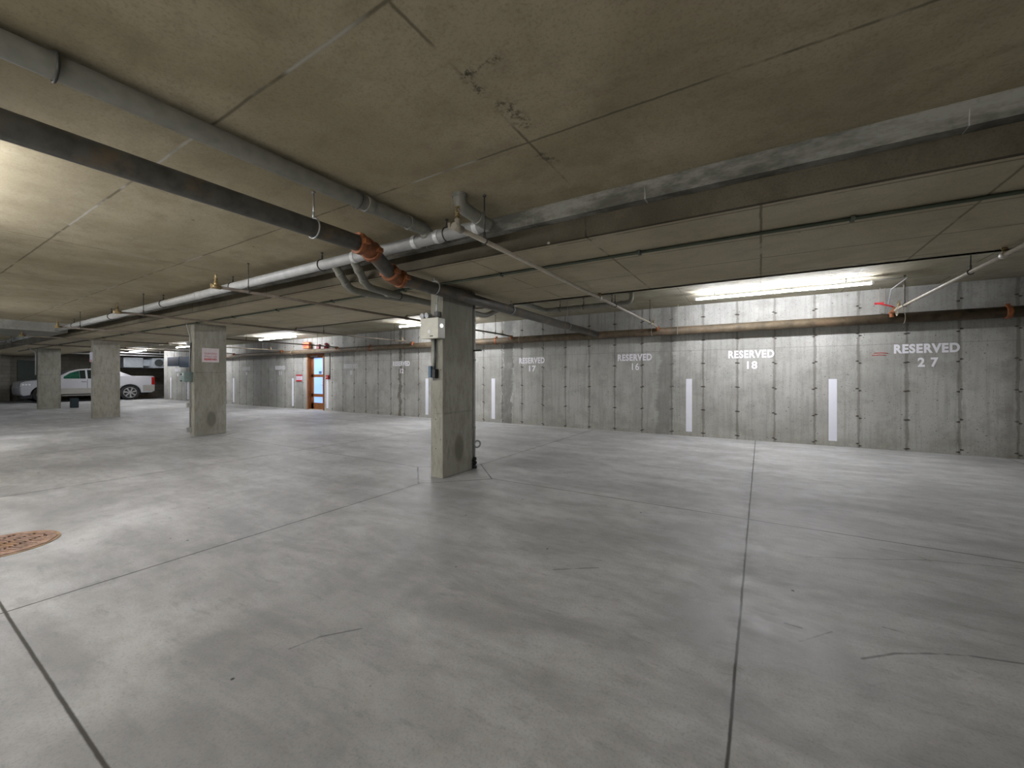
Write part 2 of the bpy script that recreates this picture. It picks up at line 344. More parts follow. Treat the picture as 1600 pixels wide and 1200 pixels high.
# ------------------------------------------------------------------ mesh helpers
class MB:
    def __init__(self): self.v = []; self.f = []; self.s = []
    def add(self, vs, fs, smooth=False):
        k = len(self.v); self.v += [Vector(v) for v in vs]
        self.f += [tuple(i + k for i in f) for f in fs]; self.s += [smooth] * len(fs)
        return self
    def box(self, a, b):
        x0, y0, z0 = (min(a[i], b[i]) for i in range(3)); x1, y1, z1 = (max(a[i], b[i]) for i in range(3))
        return self.add([(x0, y0, z0), (x1, y0, z0), (x1, y1, z0), (x0, y1, z0), (x0, y0, z1), (x1, y0, z1), (x1, y1, z1), (x0, y1, z1)],
                        [(0, 3, 2, 1), (4, 5, 6, 7), (0, 1, 5, 4), (1, 2, 6, 5), (2, 3, 7, 6), (3, 0, 4, 7)])
    def cyl(self, a, b, r, seg=14, r2=None, smooth=True):
        a, b = Vector(a), Vector(b); d = (b - a).normalized(); r2 = r if r2 is None else r2
        t = Vector((0, 0, 1)) if abs(d.z) < .9 else Vector((1, 0, 0)); u = d.cross(t).normalized(); w = d.cross(u)
        vs = []
        for c, rr in ((a, r), (b, r2)):
            for i in range(seg):
                an = 2 * math.pi * i / seg; vs.append(c + (u * math.cos(an) + w * math.sin(an)) * rr)
        self.add(vs, [(i, (i + 1) % seg, seg + (i + 1) % seg, seg + i) for i in range(seg)], smooth)
        k = len(self.v) - 2 * seg
        self.f += [tuple(k + i for i in reversed(range(seg))), tuple(k + seg + i for i in range(seg))]; self.s += [False, False]
        return self
    def path(self, pts, r, seg=16, fillet=0.):
        pts = [Vector(p) for p in pts]; q = [pts[0]]
        for i in range(1, len(pts) - 1):
            a, b, c = pts[i - 1], pts[i], pts[i + 1]; d1 = (a - b); d2 = (c - b)
            f = min(fillet, d1.length * .48, d2.length * .48)
            if f < 1e-4: q.append(b); continue
            s, e = b + d1.normalized() * f, b + d2.normalized() * f
            for k in range(9):
                t = k / 8; q.append(s * (1 - t) ** 2 + b * 2 * t * (1 - t) + e * t * t)
        q.append(pts[-1])
        d = (q[1] - q[0]).normalized(); t = Vector((0, 0, 1)) if abs(d.z) < .9 else Vector((1, 0, 0))
        u = d.cross(t).normalized(); vs = []; n = len(q)
        for i, c in enumerate(q):
            dn = ((q[min(i + 1, n - 1)] - q[i]).normalized() + (q[i] - q[max(i - 1, 0)]).normalized())
            dn = dn.normalized() if dn.length > 1e-6 else d
            u = (u - dn * u.dot(dn)).normalized(); w = dn.cross(u)
            for k in range(seg):
                an = 2 * math.pi * k / seg; vs.append(c + (u * math.cos(an) + w * math.sin(an)) * r)
        fs = [(i * seg + k, i * seg + (k + 1) % seg, (i + 1) * seg + (k + 1) % seg, (i + 1) * seg + k) for i in range(n - 1) for k in range(seg)]
        self.add(vs, fs, True); k0 = len(self.v) - n * seg
        self.f += [tuple(k0 + i for i in reversed(range(seg))), tuple(k0 + (n - 1) * seg + i for i in range(seg))]; self.s += [False, False]
        return self
    def torus(self, c, axis, R, r, seg=22, rs=8):
        c, d = Vector(c), Vector(axis).normalized(); t = Vector((0, 0, 1)) if abs(d.z) < .9 else Vector((1, 0, 0))
        u = d.cross(t).normalized(); w = d.cross(u); vs = []
        for i in range(seg):
            a = 2 * math.pi * i / seg; rad = u * math.cos(a) + w * math.sin(a)
            for k in range(rs):
                b = 2 * math.pi * k / rs; vs.append(c + rad * (R + r * math.cos(b)) + d * (r * math.sin(b)))
        return self.add(vs, [(i * rs + k, ((i + 1) % seg) * rs + k, ((i + 1) % seg) * rs + (k + 1) % rs, i * rs + (k + 1) % rs) for i in range(seg) for k in range(rs)], True)
    def prism(self, poly, axis, a, b):
        """polygon (two coords) swept on axis 0/1/2 from a to b"""
        n = len(poly); mk = lambda p, t: {0: (t, p[0], p[1]), 1: (p[0], t, p[1]), 2: (p[0], p[1], t)}[axis]
        return self.add([mk(p, a) for p in poly] + [mk(p, b) for p in poly],
                        [tuple(range(n)), tuple(reversed(range(n, 2 * n)))] + [(i, n + i, n + (i + 1) % n, (i + 1) % n) for i in range(n)])
    def build(self, name, mat, parent=None, loc=None, bevel=0, bseg=2):
        off = Vector(parent.location) if parent is not None else Vector(loc or (0, 0, 0))
        if parent is not None and parent.parent is not None: off = off + Vector(parent.parent.location)
        me = bpy.data.meshes.new(name); me.from_pydata([tuple(v - off) for v in self.v], [], self.f); me.update()
        import bmesh
        bm = bmesh.new(); bm.from_mesh(me); bmesh.ops.recalc_face_normals(bm, faces=bm.faces)
        bm.to_mesh(me); bm.free()
        for p, s in zip(me.polygons, self.s): p.use_smooth = s
        me.materials.append(M[mat] if isinstance(mat, str) else mat)
        o = bpy.data.objects.new(name, me); COL.objects.link(o)
        if parent is not None: o.parent = parent
        else: o.location = off
        if bevel:
            b = o.modifiers.new('edge', 'BEVEL'); b.width = bevel; b.segments = bseg; b.limit_method = 'ANGLE'; b.angle_limit = math.radians(40)
        return o

def tag(o, label, cat, group=None, kind=None):
    if label: o['label'] = label
    if cat: o['category'] = cat
    if group: o['group'] = group
    if kind: o['kind'] = kind
    return o
def thing(name, loc, label, cat, group=None, kind=None):
    e = bpy.data.objects.new(name, None); COL.objects.link(e); e.location = loc; e.empty_display_size = .1
    return tag(e, label, cat, group, kind)
def struct(o, label=None):
    o['kind'] = 'structure'
    if label: o['label'] = label
    return o

# ------------------------------------------------------------------ setting
XL, XR, YN = -27.2, 6.5, -7.5
struct(MB().box(P(XL, YN, -1) - Vector((0, 0, .2)), P(XR, 9.3, -1)).build('floor', 'floor'), 'grey smooth concrete parking floor with saw-cut joints')
c = MB(); c.box(P(XL, YN, HN), P(XR, 2.5, HN) + Vector((0, 0, .2)))
struct(c.build('ceiling', 'ceil'), 'olive-grey board-formed concrete ceiling nearer the camera')
c = MB(); c.box(P(XL, 4.4, HF), P(XR, 9.3, HF) + Vector((0, 0, .2)))
struct(c.build('ceiling', 'ceilf'), 'concrete ceiling strip in front of the numbered wall')
# wide shallow beam on the column line: protruding upper edge, recessed face, soffit
struct(MB().prism([(2.46 * H, (1 + HN + .1) * H), (2.46 * H, 2.06 * H), (2.60 * H, 2.06 * H), (2.60 * H, (1 + HN + .1) * H)], 0, XL * H, XR * H).build('beam_edge', 'edge'), 'pale stained upper edge of the long beam')
struct(MB().box(P(XL, 2.53, HB - .001), P(XR, 2.56, 1.20)).build('beam_face', 'face'), 'lower face of the long beam, its shade put into a dark brown colour')
struct(MB().box(P(XL, 2.56, HB), P(XR, 4.43, HB + .0205)).box(P(XL, 4.36, HB), P(XR, 4.43, 1.4)).build('beam', 'soff'), 'wide flat concrete beam soffit carried by the columns')
struct(MB().box(P(-14.9, YN, HB + .05), P(-12.9, 2.46, 1.35)).build('cross_beam', 'bare'), 'concrete cross beam far along the near ceiling')
# numbered wall with the door opening
DX0, DX1, DH = -12.17, -11.3, .745
w = MB()
for a, b, z0, z1 in ((-23.4, DX0, -1, HF + .1), (DX1, XR, -1, HF + .1), (DX0, DX1, DH, HF + .1)):
    w.box(P(a, YW, z0), P(b, YW + .2, z1))
struct(w.build('wall_back', 'wall'), 'long cast concrete wall with vertical form joints')
struct(MB().box(P(-23.4, YW + .2, -1), P(-23.2, 9.2, HF + .1)).build('wall_return', 'bare'))
struct(MB().box(P(XL, 9.1, -1), P(-23.4, 9.3, HF + .1)).build('wall_alcove', 'cmu'))
f = MB().box(P(XL - .2, YN, -1), P(XL, 9.3, HF + .1))
struct(f.build('wall_left', 'cmu'), 'brown concrete block wall behind the white pickup')
struct(MB().box(P(XL, 1.2, -1), P(XL + .35, 3.45, HF)).build('trim_pilaster', 'cmu'), 'block pilaster at the far left')
struct(MB().box(P(XR, YN, -1), P(XR + .2, 9.3, HF + .1)).build('wall_right', 'bare'))
struct(MB().box(P(XL, YN - .2, -1), P(XR, YN, HF + .1)).build('wall_front', 'bare'))
# dull panel door in the far wall
d2 = thing('door_2', P(XL, 3.9, -1), 'dull green metal door in the block wall above the bonnet', 'door', kind='structure')
MB().box(P(XL, 3.7, -1), P(XL + .03, 4.55, .75)).build('door_leaf', 'doorp', d2)
MB().box(P(XL, 4.55, -1), P(XL + .06, 4.72, .80)).build('dark_gap_strip', 'pit', d2)  # black strip standing in for the dark gap beside the door

# door in the numbered wall
d = thing('door_1', P((DX0 + DX1) / 2, YW, -1), 'orange stained wooden door with three lit frosted panes', 'door', kind='structure')
fr = MB()
fr.box(P(DX0, YW - .02, -1), P(DX0 + .07, YW + .18, DH)).box(P(DX1 - .05, YW - .02, -1), P(DX1, YW + .18, DH)).box(P(DX0, YW - .02, DH - .06), P(DX1, YW + .18, DH))
fr.build('door_frame', 'wood', d, bevel=.004)
lx0, lx1, ly = DX0 + .07, DX1 - .05, YW + .085
lf = MB(); panes = [(.10, .615), (-.505, .015), (-.785, -.60)]
zs = [-.99] + [v for a, b in reversed(panes) for v in (a, b)] + [DH - .06]
for i in range(0, len(zs), 2): lf.box(P(lx0, ly, zs[i]), P(lx1, ly + .04, zs[i + 1]))
lf.box(P(lx0, ly, -.99), P(lx0 + .12, ly + .04, DH - .06)).box(P(lx1 - .12, ly, -.99), P(lx1, ly + .04, DH - .06))
leaf = lf.build('door_leaf', 'wood', d)
for a, b in panes:
    MB().box(P(lx0 + .11, ly + .012, a), P(lx1 - .11, ly + .025, b)).build('glass_pane', 'glass', leaf)
MB().box(P(lx0 + .40, ly - .004, .12), P(lx0 + .52, ly + .011, .2)).build('notice', 'blue', d)['label'] = 'small grey notice on the top pane'
MB().box(P(lx0 + .02, ly - .05, .64), P(lx0 + .36, ly - .002, .68)).build('door_closer', 'steel', leaf)
MB().cyl(P(lx1 - .07, ly, -.23), P(lx1 - .07, ly - .05, -.23), .012).box(P(lx1 - .18, ly - .055, -.24), P(lx1 - .06, ly - .045, -.22)).build('handle', 'steel', leaf)
MB().box(P(DX0, YW - .01, -1), P(DX1, YW + .2, -.985)).build('threshold', 'beige', d)
struct(MB().box(P(DX0 - .1, YW + .2, -1), P(DX1 + .1, YW + .24, HF)).build('wall_recess', 'bare'))

# ------------------------------------------------------------------ columns
def column(cx, joint, label):
    a, b, y0, y1 = cx - .08, cx + .08, 3.055, 3.544
    m = MB().box(P(a, y0, -1), P(b, y1, joint - .004)).box(P(a + .006, y0 + .006, joint - .01), P(b - .006, y1 - .006, joint + .01)).box(P(a, y0, joint + .004), P(b, y1, HB + .001))
    o = m.build('column', 'column', loc=P(cx, 3.3, -1), bevel=.008)
    return tag(o, label, 'column', 'concrete columns under the long beam', 'thing')
column(-2.76, -.36, 'nearest concrete column, with beige emergency light and dark round patch near its foot')
column(-8.33, .085, 'concrete column with pink-white parking notice on its broad side')
column(-13.9, .085, 'concrete column in front of the rear door of the white pickup')
column(-19.47, .085, 'concrete column in front of the front wheel of the white pickup')

# ------------------------------------------------------------------ pipes
def hanger_mb(c, axis, r, top, ring=True):
    c = Vector(c); m = MB()
    if ring:
        m.torus(c, axis, r + .006, .006)
        m.path([c + Vector((0, 0, r + .004)), c + Vector((0, 0, r + .05))], .010, 8)
    m.cyl(c + Vector((0, 0, r)), (c.x, c.y, top), .0055, 8)
    m.cyl((c.x, c.y, top - .012), (c.x, c.y, top), .014, 8)
    return m
ZN, ZB, ZF = (1 + HN) * H, (1 + HB) * H, (1 + HF) * H

def collar(parent, c, axis, r, L=.05, mat='pvc', name='coupling', grow=.007):
    c = Vector(c); ax = Vector(axis).normalized() * L / 2
    return MB().cyl(c - ax, c + ax, r + grow, 18).build(name, mat, parent, bevel=.003)

# pipe A: upper grey drain
xa = -2.16; ha = 1.115
A = thing('drain_pipe', P(xa, 0, ha), 'long dark grey drain pipe hung highest at the ceiling, ending in an elbow', 'pipe')
MB().path([P(xa, YN, ha), P(xa, 2.27, ha), P(xa, 2.29, 1.065)], .056, 20, .09).build('pipe', 'pvc', A)
for y in (.38, 1.66, -2.5): hanger_mb(P(xa, y, ha), (0, 1, 0), .056, ZN).build('hanger', 'dsteel', A)
for y in (-.6, 1.74, 2.10): collar(A, P(xa, y, ha), (0, 1, 0), .056, .06 if y < 2 else .04)
# pipe C: large dark iron pipe with orange couplings
xc, hc = -2.40, .94
Cc = thing('iron_pipe', P(xc, 0, hc), 'thick dark iron pipe with orange elbow couplings stepping down under the beam', 'pipe')
k1, k2 = P(xc, 1.92, hc), P(-2.60, 2.36, .835)
MB().path([P(xc, YN, hc), k1, k2, P(-2.60, YW - .28, .80)], .068, 22, .07).build('pipe', 'iron', Cc)
dv = (k2 - k1).normalized()
for c0, ax, L in ((k1 - Vector((0, .075, 0)), (0, 1, 0), .05), (k1 + dv * .10, dv, .05), (k2 - dv * .10, dv, .05), (k2 + Vector((0, .08, 0)), (0, 1, 0), .05)):
    cp = MB().cyl(Vector(c0) - Vector(ax).normalized() * L / 2, Vector(c0) + Vector(ax).normalized() * L / 2, .092, 22)
    cp.box(Vector(c0) + Vector((.075, -.03, -.02)), Vector(c0) + Vector((.125, .03, .02)))
    cp.box(Vector(c0) - Vector((.075, -.03, -.02)), Vector(c0) - Vector((.125, .03, .02)))
    cp.build('orange_coupling', 'orange', Cc, bevel=.006)
for a0, a1 in ((k1 - Vector((0, .08, 0)), k1 + dv * .1), (k2 - dv * .1, k2 + Vector((0, .08, 0)))):
    mid = k1 if a0.y < k1.y else k2
    MB().path([a0, mid, a1], .078, 20, .06).build('orange_elbow', 'orange', Cc)
for y in (1.52, .1, -2.4): hanger_mb(P(xc, y, hc), (0, 1, 0), .07, ZN).build('hanger', 'steel', Cc)
for y in (2.85, 4.2): hanger_mb(P(-2.60, y, .845 - (y - 2.46) * .009), (0, 1, 0), .07, ZB).build('hanger', 'steel', Cc)
hanger_mb(P(-2.6, 5.9, .815), (0, 1, 0), .07, ZF).build('hanger', 'steel', Cc)
# main grey pipe along the beam
ym, hm = 2.30, 1.058
Mp = thing('drain_pipe', P(-6, ym, hm), 'long pale grey drain pipe running beside the beam edge into the distance', 'pipe')
MB().path([P(-12.86, ym, hm - .03), P(-1.60, ym, hm)], .056, 20).build('pipe', 'pvcw', Mp)
hh = lambda x: hm - .03 * (-1.60 - x) / 11.26
for x in (-1.98, -3.5, -5.2, -7.2, -9.4, -11.6): hanger_mb(P(x, ym, hh(x)), (1, 0, 0), .056, ZN if not -14.9 < x < -12.9 else ZB).build('hanger', 'dsteel', Mp)
for x in (-1.70, -2.06, -2.29, -2.76, -3.02, -6.1, -10.4): collar(Mp, P(x, ym, hh(x)), (1, 0, 0), .056, .05, 'pvcw')
# short drop pipe from the ceiling
B = thing('drain_pipe', P(-1.66, 2.0, HN), 'short bent grey pipe dropping from the ceiling to the pipe beside the beam', 'pipe')
MB().path([P(-1.64, 2.03, HN + .03), P(-1.64, 2.03, 1.10), P(-1.61, 2.26, 1.06), P(-1.60, 2.31, 1.055)], .052, 20, .09).build('pipe', 'pvc', B)
collar(B, P(-1.64, 2.03, HN - .01), (0, 0, 1), .052, .03)
collar(B, P(-1.617, 2.2, 1.071), P(-1.61, 2.26, 1.06) - P(-1.64, 2.03, 1.10), .052, .04)
# two curved small pipes passing under the beam behind the column
D2 = thing('drain_pipe', P(-2.9, ym, .95), 'grey pipe curving down under the beam and running past the nearest column', 'pipe')
MB().path([P(-3.07, 2.30, 1.05), P(-3.08, 2.34, 1.02), P(-3.17, 2.54, .86), P(-3.25, 3.0, .86), P(-3.25, 4.6, .855), P(-3.02, 4.9, 1.06), P(-3.0, 5.1, 1.10), P(-3.0, 5.95, 1.10), P(-1.61, 5.95, 1.10), P(-1.61, 5.95, HF + .02)], .042, 18, .10).build('pipe', 'pvc', D2)
for c0, ax in ((P(-3.106, 2.396, .975), P(-3.17, 2.54, .86) - P(-3.08, 2.34, 1.02)), (P(-3.245, 2.86, .86), (0, 1, 0)), (P(-3.145, 2.484, .905), P(-3.17, 2.54, .86) - P(-3.08, 2.34, 1.02)), (P(-2.8, 5.95, 1.1), (1, 0, 0)), (P(-1.75, 5.95, 1.1), (1, 0, 0))):
    collar(D2, c0, ax, .042, .045)
for x in (-2.75, -2.35, -1.9): hanger_mb(P(x, 5.95, 1.10), (1, 0, 0), .042, ZF).build('hanger', 'dsteel', D2)
for y in (3.02,): hanger_mb(P(-3.25, y, .86), (0, 1, 0), .042, ZB).build('hanger', 'dsteel', D2)
D1 = thing('drain_pipe', P(-3.1, ym, .95), 'shorter grey pipe curving down under the beam left of its twin', 'pipe')
MB().path([P(-3.34, 2.30, 1.05), P(-3.35, 2.34, 1.02), P(-3.42, 2.54, .86), P(-3.42, 2.8, .855), P(-3.25, 3.25, .855)], .042, 18, .10).build('pipe', 'pvc', D1)
for c0, ax in ((P(-3.37, 2.396, .975), P(-3.42, 2.54, .86) - P(-3.35, 2.34, 1.02)), (P(-3.40, 2.484, .905), P(-3.42, 2.54, .86) - P(-3.35, 2.34, 1.02))):
    collar(D1, c0, ax, .042, .045)
# rusty main along the wall
Wm = thing('sprinkler_main', P(-5, 7.33, .79), 'thick rusty brown pipe running along the numbered wall above the door', 'pipe')
hw = lambda x: .795 + .0 * x
MB().cyl(P(-20.6, 7.33, .795), P(XR, 7.33, .795), .084, 24).build('pipe', 'rust', Wm)
for x in (-1.62, -1.2, -4.3, -6.6, -9.5, -12.7, 1.62, 3.6):
    hanger_mb(P(x, 7.33, .795), (1, 0, 0), .084, ZF).build('hanger', 'sprk', Wm)
for x in (2.55, -4.9, -9.0):
    m = MB(); c0 = P(x, 7.33, .795); m.cyl(c0 - Vector((.03, 0, 0)), c0 + Vector((.03, 0, 0)), .098, 22)
    m.box(c0 + Vector((-.02, -.02, .09)), c0 + Vector((.02, .02, .125))); m.build('orange_coupling', 'orange', Wm, bevel=.005)
# conduit on the beam soffit
Co = thing('conduit', P(-3, 3.12, HB - .012), 'thin dark green conduit fixed under the wide beam across several bays', 'conduit')
MB().path([P(-22, 3.02, HB - .013), P(XR, 3.02, HB - .013)], .013, 10).build('tube', 'green', Co)
for i in range(18):
    x = -16.5 + i * 1.21; MB().box(P(x, 2.995, HB - .028), P(x + .02, 3.045, HB)).build('clip', 'green', Co)

def head(x, y, h, parent, up=.13):
    m = MB(); c0 = P(x, y, h)
    m.cyl(c0, c0 + Vector((0, 0, .045)), .014, 10).cyl(c0 + Vector((0, 0, .045)), c0 + Vector((0, 0, .06)), .02, 6)
    m.cyl(c0 + Vector((0, 0, .06)), c0 + Vector((0, 0, .085)), .012, 10, .007)
    for s in (-1, 1):
        m.path([c0 + Vector((s * .012, 0, .06)), c0 + Vector((s * .018, 0, .085)), c0 + Vector((0, 0, .112))], .004, 6)
    m.cyl(c0 + Vector((0, 0, .11)), c0 + Vector((0, 0, .114)), .019, 12)
    return m.build('sprinkler_head', 'brass', parent)

def branch(x, mat, label, valve=False, rods=((2.12, ZN),), y0=1.85):
    h = .875; t = thing('sprinkler_branch_pipe', P(x, y0, h), label, 'pipe', 'sprinkler branch pipes crossing from beam to wall')
    MB().path([P(x, y0, h), P(x, 6.99, h), P(x, 7.27, .862)], .0185, 12).build('pipe', mat, t)
    e = MB(); e.cyl(P(x, y0 - .035, h), P(x, y0 + .04, h), .027, 12)
    e.cyl(P(x, y0, h), P(x, y0, h + .05), .022, 10).path([P(x - .045, y0 - .02, h + .03), P(x - .045, y0 - .02, h), P(x, y0, h)], .014, 8)
    e.build('end_fitting', 'brass' if mat == 'sprkd' else mat, t)
    for y in (4.3, 6.9):
        MB().cyl(P(x, y - .03, h), P(x, y + .03, h), .027, 12).build('tee', mat, t)
        head(x, y, h, t)
    head(x, y0, h + .03, t)
    for y, z in rods: hanger_mb(P(x, y, h), (0, 1, 0), .0185, z).build('hanger', 'dsteel', t)
    for y, z in ((4.85, ZF), (6.65, ZF)): hanger_mb(P(x, y, h), (0, 1, 0), .0185, z).build('hanger', 'dsteel', t)
    MB().cyl(P(x, 7.2, .862), P(x, 7.28, .862), .032, 14).cyl(P(x, 7.22, .80), P(x, 7.22, .88), .03, 12).build('outlet_coupling', 'orange', t, bevel=.004)
    if valve:
        m = MB(); c0 = P(x, 7.12, .872)
        m.cyl(c0 - Vector((0, .05, 0)), c0 + Vector((0, .05, 0)), .034, 12).cyl(c0, c0 + Vector((0, 0, .06)), .015, 10)
        vb = m.build('valve_body', 'orange', t)
        lv = MB(); lv.path([c0 + Vector((0, 0, .06)), c0 + Vector((-.06, -.02, .085)), c0 + Vector((-.20, -.03, .13))], .012, 8, .03)
        lv.box(c0 + Vector((-.24, -.05, .115)), c0 + Vector((-.13, -.01, .145))); lv.build('valve_lever', 'red', vb)['label'] = 'red valve lever'
        MB().torus(P(x, 6.98, .83), (1, 0, 0), .045, .006).build('hose_loop', 'sprk', t)
        MB().cyl(P(x - .09, 7.38, .87), P(x - .09, 7.38, HF), .006, 8).cyl(P(x - .03, 7.42, .87), P(x - .03, 7.42, HF), .006, 8).build('riser_rod', 'sprk', t)
    return t
branch(1.48, 'sprk', 'pale sprinkler pipe with a red valve lever at its wall end', True)
branch(-1.51, 'sprk', 'pale sprinkler pipe passing right of the nearest column, sprinkler heads on top')
branch(-4.47, 'sprkd', 'brown sprinkler pipe that passes behind the beige emergency light', y0=1.83)
branch(-7.33, 'sprkd', 'brown sprinkler pipe passing right above the parking notice column and red bell')
branch(-10.33, 'sprkd', 'brown sprinkler pipe passing behind the top of the parking notice column')
branch(-13.15, 'sprkd', 'brown sprinkler pipe running just before the column by the pickup rear door', rods=())
branch(-16.3, 'sprkd', 'farthest brown sprinkler pipe, crossing above the white pickup')

# ------------------------------------------------------------------ strip lights
def strip(cx, cy, hc, top, label, group, lamp='lamp'):
    t = thing('strip_light', P(cx, cy, hc), label, 'light', group)
    c0 = P(cx, cy, hc); L = 1.22
    MB().box(c0 + Vector((-L, -.016, .018)), c0 + Vector((L, .016, .038))).build('housing', 'steel', t, bevel=.004)
    MB().cyl(c0 + Vector((-L + .03, 0, 0)), c0 + Vector((L - .03, 0, 0)), .017, 10).build('tube', lamp, t)
    for s in (-1, 1):
        MB().box(c0 + Vector((s * L - .03 * s, -.019, -.017)), c0 + Vector((s * L, .019, .038))).build('end_cap', 'white', t)
        MB().cyl(c0 + Vector((s * .9, 0, .045)), (c0.x + s * .9, c0.y, top), .006, 8).build('suspension_rod', 'steel', t)
    return t
g = 'strip lights along the numbered wall'
hl = 1.15
L1 = strip(.17, 6.5, hl, ZF, 'long strip light shining on the wall above the number 18', g)
MB().path([P(1.17, 6.5, hl + .03), P(1.47, 6.5, hl + .03), P(1.47, 7.2, hl + .02), P(1.47, 7.45, .87)], .007, 8).build('cable', 'white', L1)
strip(-6.0, 6.5, hl, ZF, 'strip light partly hidden behind the nearest column', g)
strip(-12.05, 6.5, hl, ZF, 'strip light hanging left of the red-orange exit sign', g)
strip(-18.1, 6.5, hl, ZF, 'small distant strip light seen left of the parking notice column', g)
strip(-23.1, 6.5, hl, ZF, 'most distant strip light, above the tail of the white pickup', g)
g = 'strip lights along the aisle outside the view'
for x in (-4.1, -10.3, -16.8, -22.7):
    strip(x, .12, 1.085, ZN, 'unseen strip light added over the near aisle as fill', g, 'lampn' if x > -15 else 'lampf')
for x in (-.6, -5.2, -10.5):  # unseen strips added to fill the near aisle with light
    strip(x, -3.6, 1.085, ZN, 'unseen strip light added over the near aisle as fill', g, 'lampfill')

# ------------------------------------------------------------------ painted wall markings
def text_mesh(body, w, h, bold=.035):
    cu = bpy.data.curves.new('t', 'FONT'); cu.body = body; cu.offset = bold * 1.3; cu.extrude = .01; cu.space_character = 1.12
    o = bpy.data.objects.new('t', cu); COL.objects.link(o)
    dg = bpy.context.evaluated_depsgraph_get(); me = bpy.data.meshes.new_from_object(o.evaluated_get(dg))
    bpy.data.objects.remove(o)
    xs = [v.co.x for v in me.vertices]; ys = [v.co.y for v in me.vertices]; zs = [v.co.z for v in me.vertices]
    x0, x1, y0, y1, z0 = min(xs), max(xs), min(ys), max(ys), min(zs)
    vs = [((v.co.x - x0) / (x1 - x0) * w - w / 2, (v.co.z - z0) / .02, (v.co.y - y0) / (y1 - y0) * h - h / 2) for v in me.vertices]
    fs = [tuple(p.vertices) for p in me.polygons]
    bpy.data.meshes.remove(me)
    return vs, fs     # x, depth 0..1, z
def marking(cx, zc, w, num, zn, wn, mat, label, word='RESERVED', hgt=.128):
    m = MB(); y = YW * H
    def put(body, x, z, ww, hh, bold=.035):
        vs, fs = text_mesh(body, ww * H, hh * H, bold)
        m.add([(x * H + a, y - .003 + .003 * (1 - b) * 0 - .0005 + .0025 * (b - 1), (1 + z) * H + c) for a, b, c in vs], fs)
    put(word, cx, zc, w, hgt)
    if num: put(num, cx + .02, zn, wn, hgt, .012 if num == '16' else .03)
    else: m.box(P(cx - .05, YW, zn - .06) - Vector((0, .002, 0)), P(cx + .06, YW, zn + .06))
    o = m.build('painted_stall_number', mat, loc=P(cx, YW, zc))
    return tag(o, label, 'wall marking', 'stencilled stall markings on the wall')
marking(1.875, .392, .635, '2 7', .205, .20, 'stencil', 'white stencilled RESERVED 27 on the concrete wall')
marking(-.14, .375, .63, '18', .20, .145, 'stencil', 'white stencilled RESERVED 18 on the wall under the long strip light')
marking(-1.975, .37, .62, '16', .20, .13, 'stencil', 'white stencilled RESERVED 16 on the wall')
marking(-4.12, .36, .61, '17', .19, .17, 'stencil', 'white stencilled RESERVED 17 beside a dark vertical damp streak')
marking(-8.0, .365, .62, '12', .175, .13, 'stencil', 'white stencilled RESERVED 12 left of the nearest column')
marking(-10.04, .33, .62, None, .14, .13, 'fainter', 'almost worn away grey RESERVED marking right of the wooden door')
marking(-13.72, .33, .60, '11', .15, .14, 'faint', 'faded stencilled RESERVED 11 left of the wooden door')
marking(-15.95, .32, .55, None, .15, .13, 'fainter', 'barely visible stall marking just right of the parking notice column')
marking(-21.9, .33, .6, None, .12, .14, 'faint', 'distant faded stall marking between two white stripes')
sp = [(.894, 'white stripe on the wall between the numbers 18 and 27'), (-1.05, 'white stripe on the wall between the numbers 16 and 18'),
      (-5.1, 'white stripe on the wall just right of the nearest column'), (-7.1, 'white stripe on the wall seen tight against the left edge of the nearest column'),
      (-11.15, 'white stripe on the wall just right of the wooden door'), (-12.98, 'white stripe on the wall left of the wooden door and its red notice'),
      (-16.9, 'white stripe on the wall just right of the parking notice column'), (-20.85, 'distant white stripe seen left of the electrical box on the notice column'),
      (-22.65, 'farthest white stripe at the end of the concrete wall')]
for x, lb in sp:
    top = -.02 if x > -20 else .0
    o = MB().box(P(x - .048, YW, -.925) - Vector((0, .002, 0)), P(x + .048, YW, top)).build('painted_wall_stripe', 'stripe', loc=P(x, YW, -.925))
    tag(o, lb, 'painted stripe', 'white stripes painted between stalls')
m = MB()
for k, (dx, dz) in enumerate(((0, 0), (.02, .03))):
    m.path([P(1.33 + dx, YW - .002, .31 + dz), P(1.41 + dx, YW - .002, .315 + dz), P(1.48 + dx, YW - .002, .305 + dz)], .006, 6)
tag(m.build('spray_mark', 'redpaint', loc=P(1.4, YW, .31)), 'small red spray paint dashes on the wall left of the number 27', 'wall marking')

# painted lines on the floor
def fline(x0, y0, x1, y1, w, label):
    o = MB().box((x0 * H, y0 * H, 0), (x1 * H + w, y1 * H, .0025)).build('painted_floor_line', 'faint', loc=(x0 * H, y0 * H, 0))
    tag(o, label, 'painted line', 'worn stall lines on the far floor')
fline(-11.62, 2.2, -11.62, 3.35, .07, 'worn white stall line on the floor left of the parking notice column')
fline(-11.62, 4.8, -11.62, 7.2, .06, 'worn white stall line on the floor running to the wall near the wooden door')

